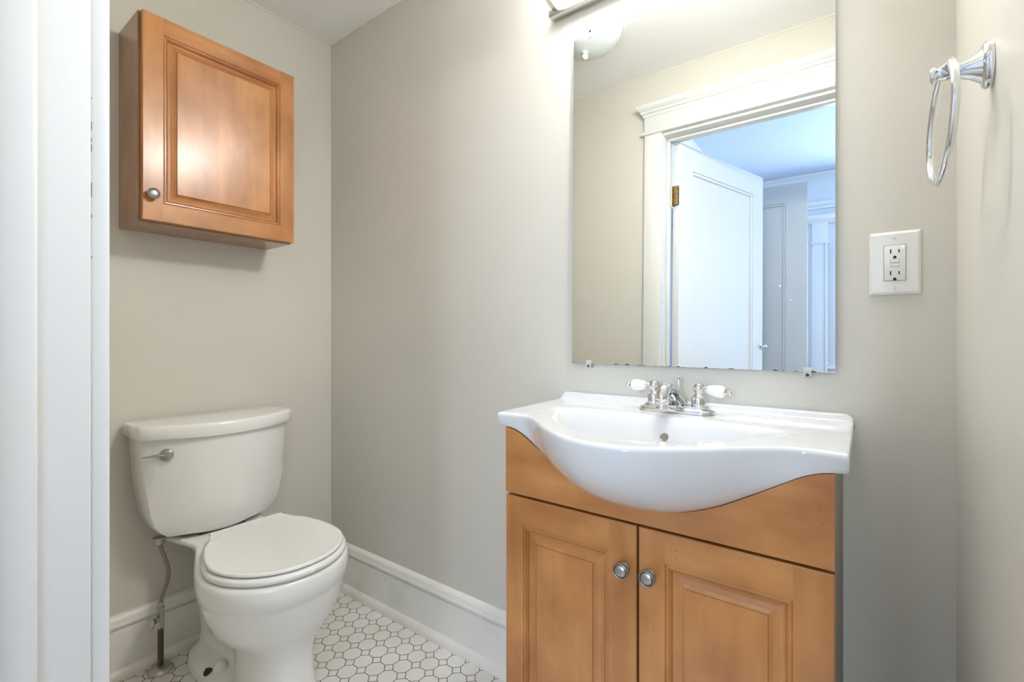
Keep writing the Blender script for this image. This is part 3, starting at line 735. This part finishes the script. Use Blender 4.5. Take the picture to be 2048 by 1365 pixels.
# bowl: half-width as a function of x for each level
def bowl_ring(z, T, n=30):
    """T: table (x, half width) from back to front"""
    xa, xb = T[0][0], T[-1][0]; right = []
    for k in range(n + 1):
        t = (1 - math.cos(PI * k / n)) / 2; x = xa + (xb - xa) * t
        right.append((x, max(lerp_table(T, x), 0)))
    P = [(x, TCB - h, z) for x, h in right]; P += [(x, TCB + h, z) for x, h in reversed(right)]
    return P
def front(T, xc, rx, ry, p=2.0, n=7):
    """append an elliptical front from xc forward"""
    out = [t for t in T if t[0] < xc]
    for k in range(n + 1):
        a = PI / 2 * k / n; out.append((xc + rx * math.sin(a), ry * math.cos(a) ** (2 / p)))
    return out
levels = [
    (.0, front([(.085, .0), (.088, .070), (.11, .095), (.18, .108), (.28, .110), (.36, .100), (.42, .092)], .47, .155, .098, 2.6)),
    (.010, front([(.083, .0), (.086, .072), (.11, .097), (.18, .110), (.28, .112), (.36, .101), (.42, .093)], .47, .156, .098, 2.6)),
    (.035, front([(.087, .0), (.090, .066), (.11, .090), (.18, .103), (.28, .103), (.36, .094), (.42, .090)], .47, .153, .095, 2.6)),
    (.055, front([(.095, .0), (.098, .050), (.12, .064), (.18, .060), (.28, .052), (.36, .062), (.42, .086)], .47, .150, .092, 2.6)),
    (.10, front([(.10, .0), (.103, .048), (.12, .058), (.18, .056), (.28, .050), (.36, .058), (.42, .083)], .46, .150, .088, 2.5)),
    (.16, front([(.10, .0), (.103, .052), (.12, .060), (.18, .060), (.28, .056), (.36, .064), (.42, .085)], .46, .148, .090, 2.4)),
    (.20, front([(.09, .0), (.093, .054), (.12, .062), (.18, .066), (.28, .070), (.36, .085), (.42, .102)], .46, .155, .106, 2.3)),
    (.235, front([(.08, .0), (.083, .056), (.12, .064), (.18, .066), (.28, .080), (.36, .106), (.42, .130)], .475, .158, .144, 2.2)),
    (.27, front([(.07, .0), (.073, .046), (.12, .060), (.18, .070), (.28, .103), (.36, .135), (.42, .157)], .478, .172, .168, 2.15)),
    (.31, front([(.06, .0), (.063, .046), (.12, .064), (.18, .080), (.28, .122), (.36, .153), (.42, .173)], .48, .182, .183, 2.1)),
    (.345, front([(.05, .0), (.053, .048), (.12, .068), (.18, .086), (.28, .129), (.36, .160), (.42, .180)], .483, .189, .1895, 2.1)),
    (.351, front([(.05, .0), (.053, .049), (.12, .069), (.18, .087), (.28, .130), (.36, .161), (.42, .181)], .483, .190, .1903, 2.1)),
    (.3565, front([(.05, .0), (.053, .050), (.12, .071), (.18, .090), (.28, .1345), (.36, .1655), (.42, .1855)], .483, .1945, .1955, 2.1)),
    (.385, front([(.045, .0), (.048, .078), (.12, .098), (.18, .102), (.28, .136), (.36, .167), (.42, .187)], .484, .196, .1972, 2.1)),
    (.402, front([(.040, .0), (.043, .122), (.10, .137), (.16, .123), (.22, .116), (.28, .137), (.36, .167), (.42, .187)], .484, .196, .1972, 2.1)),
    (.412, front([(.040, .0), (.043, .124), (.10, .139), (.16, .124), (.22, .116), (.28, .136), (.36, .165), (.42, .185)], .483, .194, .195, 2.1)),
    (.4165, front([(.042, .0), (.045, .120), (.10, .134), (.16, .119), (.22, .111), (.28, .131), (.36, .160), (.42, .180)], .482, .189, .190, 2.1)),
    (.4175, front([(.05, .0), (.053, .110), (.10, .125), (.16, .110), (.22, .102), (.28, .122), (.36, .151), (.42, .171)], .480, .180, .181, 2.1)),
]
bm = bmesh.new(); loft(bm, [bowl_ring(z, T) for z, T in levels])
bmesh.ops.remove_doubles(bm, verts=bm.verts, dist=1e-5)
bmesh.ops.triangulate(bm, faces=[f for f in bm.faces if len(f.verts) > 4])
bw_ = obj('bowl', bm, CERAM, to, 70)
for s in (-1, 1):
    bm = bmesh.new(); lathe(bm, [(.0180, -.006), (.0190, .008), (.0180, .017), (.0135, .025), (.007, .029), (.0001, .030)], (.292, TCB + s * .0725, .040), (0, 0, 1), n=24, cap=False)
    obj('bolt_cap', bm, PLAST, bw_, 60)
bm = bmesh.new(); lathe(bm, [(.0125, -.004), (.013, .0), (.009, .003), (.005, .004), (.0055, .012), (.001, .014)], (.266, TCB - .096, .040), (.25, -.3, .9), n=9); obj('floor_bolt', bm, RUST, bw_)
# connection gasket between tank and bowl
bm = bmesh.new(); box(bm, .07, TC - .07, .4165, .15, TC + .07, .4225); obj('gasket', bm, BLACK, to)
# seat and lid
def seat_table(off, bw):
    T = [(.252 + 0, 0), (.2535, bw - .012), (.256, bw), (.272, bw + .002), (.290, bw + .011), (.315, .137 + off), (.35, .158 + off), (.39, .170 + off), (.43, .180 + off)]
    return front(T, .488, .190 + off, .1855 + off, 2.05, 9)
def seat_ring(z, off, bw=.108): return [(x, y + .022 * max(0, (.49 - x) / .24), z_) for x, y, z_ in bowl_ring(z, seat_table(off, bw), 40)]
bm = bmesh.new(); loft(bm, [seat_ring(.4200, -.004), seat_ring(.4225, .0005), seat_ring(.431, .0015), seat_ring(.4360, -.002), seat_ring(.4378, -.008)])
obj('seat', bm, PLAST, to, 60)
bm = bmesh.new()
rg = [seat_ring(.4420, -.0115), seat_ring(.4432, -.0075), seat_ring(.4480, -.0070), seat_ring(.4500, -.0095), seat_ring(.4508, -.0150)]
rg += [[(x, y, .4508 - .0035 * t) for x, y, z in seat_ring(0, -.0150 - .012 * t, .108 - .008 * t)] for t in (.5, 1)]
loft(bm, rg); obj('lid', bm, PLAST, to, 60)
for s in (-1, 1):
    bm = bmesh.new(); box(bm, .238, TCB + .022 + s * .075 - .016, .417, .262, TCB + .022 + s * .075 + .016, .4400, bev=.005); obj('hinge', bm, PLAST, to, 40)

# ------------------------------------------------------------------ water supply
sx_, sy_ = .075, -.6415
ws = thing('water_supply', (sx_, sy_, 0), 'copper stub pipe with chrome shutoff valve and flexible hose, left of the toilet', 'water valve')
bm = bmesh.new(); lathe(bm, [(.0085, .018), (.013, .0170), (.028, .012), (.0355, .0045), (.036, .0005), (.002, .0003)], (sx_, sy_, 0), (0, 0, 1), n=36, cap=False); obj('floor_flange', bm, NICKEL, ws, 50)
bm = bmesh.new(); tube(bm, [(sx_, sy_, .001), (sx_, sy_, .142)], .0082, 20); obj('pipe', bm, COPPER, ws, 60)
bm = bmesh.new(); lathe(bm, [(.0085, .132), (.0105, .134), (.0110, .145), (.0100, .150), (.0105, .165), (.0105, .178), (.0092, .181), (.0092, .190), (.0105, .191), (.0105, .200), (.0070, .202)], (sx_, sy_, 0), (0, 0, 1), n=6); lathe(bm, [(.0065, 0), (.0065, .012), (.0085, .013), (.0085, .020), (.004, .022), (.004, .028)], (sx_, sy_, .164), (.35, -.94, 0), n=16)
vb_ = obj('valve_body', bm, NICKEL, ws, 40)
bm = bmesh.new(); d = Vector((.35, -.94, 0)).normalized(); c = Vector((sx_, sy_, .164)) + d * .028
lathe(bm, [(.003, 0), (.013, .0), (.015, .003), (.013, .006), (.003, .007)], c, d, n=24)
for v in bm.verts: v.co.z = .164 + (v.co.z - .164) * 1.25
obj('valve_handle', bm, NICKEL, vb_, 40)
hp = catmull([(sx_, sy_, .198), (sx_ + .002, sy_ + .002, .225), (sx_ + .006, sy_ + .016, .275), (sx_ + .007, sy_ + .019, .31), (sx_ + .004, sy_ + .012, .345), (sx_ + .001, sy_ + .001, .385), (sx_, sy_ - .003, .408)], 14)
bm = bmesh.new(); tube(bm, hp, [.0052 + .0005 * (i % 2) for i in range(len(hp))], 12); obj('hose', bm, mat('braided_hose', srgb(150, 138, 124), .4, .6), ws, 60)
bm = bmesh.new(); lathe(bm, [(.0075, .198), (.0082, .200), (.0082, .214), (.006, .216)], (sx_, sy_, 0), (0, 0, 1), n=12); obj('hose_nut', bm, NICKEL, ws, 40)
bm = bmesh.new(); lathe(bm, [(.0120, .398), (.0155, .400), (.0170, .4145), (.0185, .416), (.0185, .4200), (.006, .4204)], (sx_, sy_ - .004, 0), (0, 0, 1), n=8); obj('tank_nut', bm, NICKEL, ws, 30)
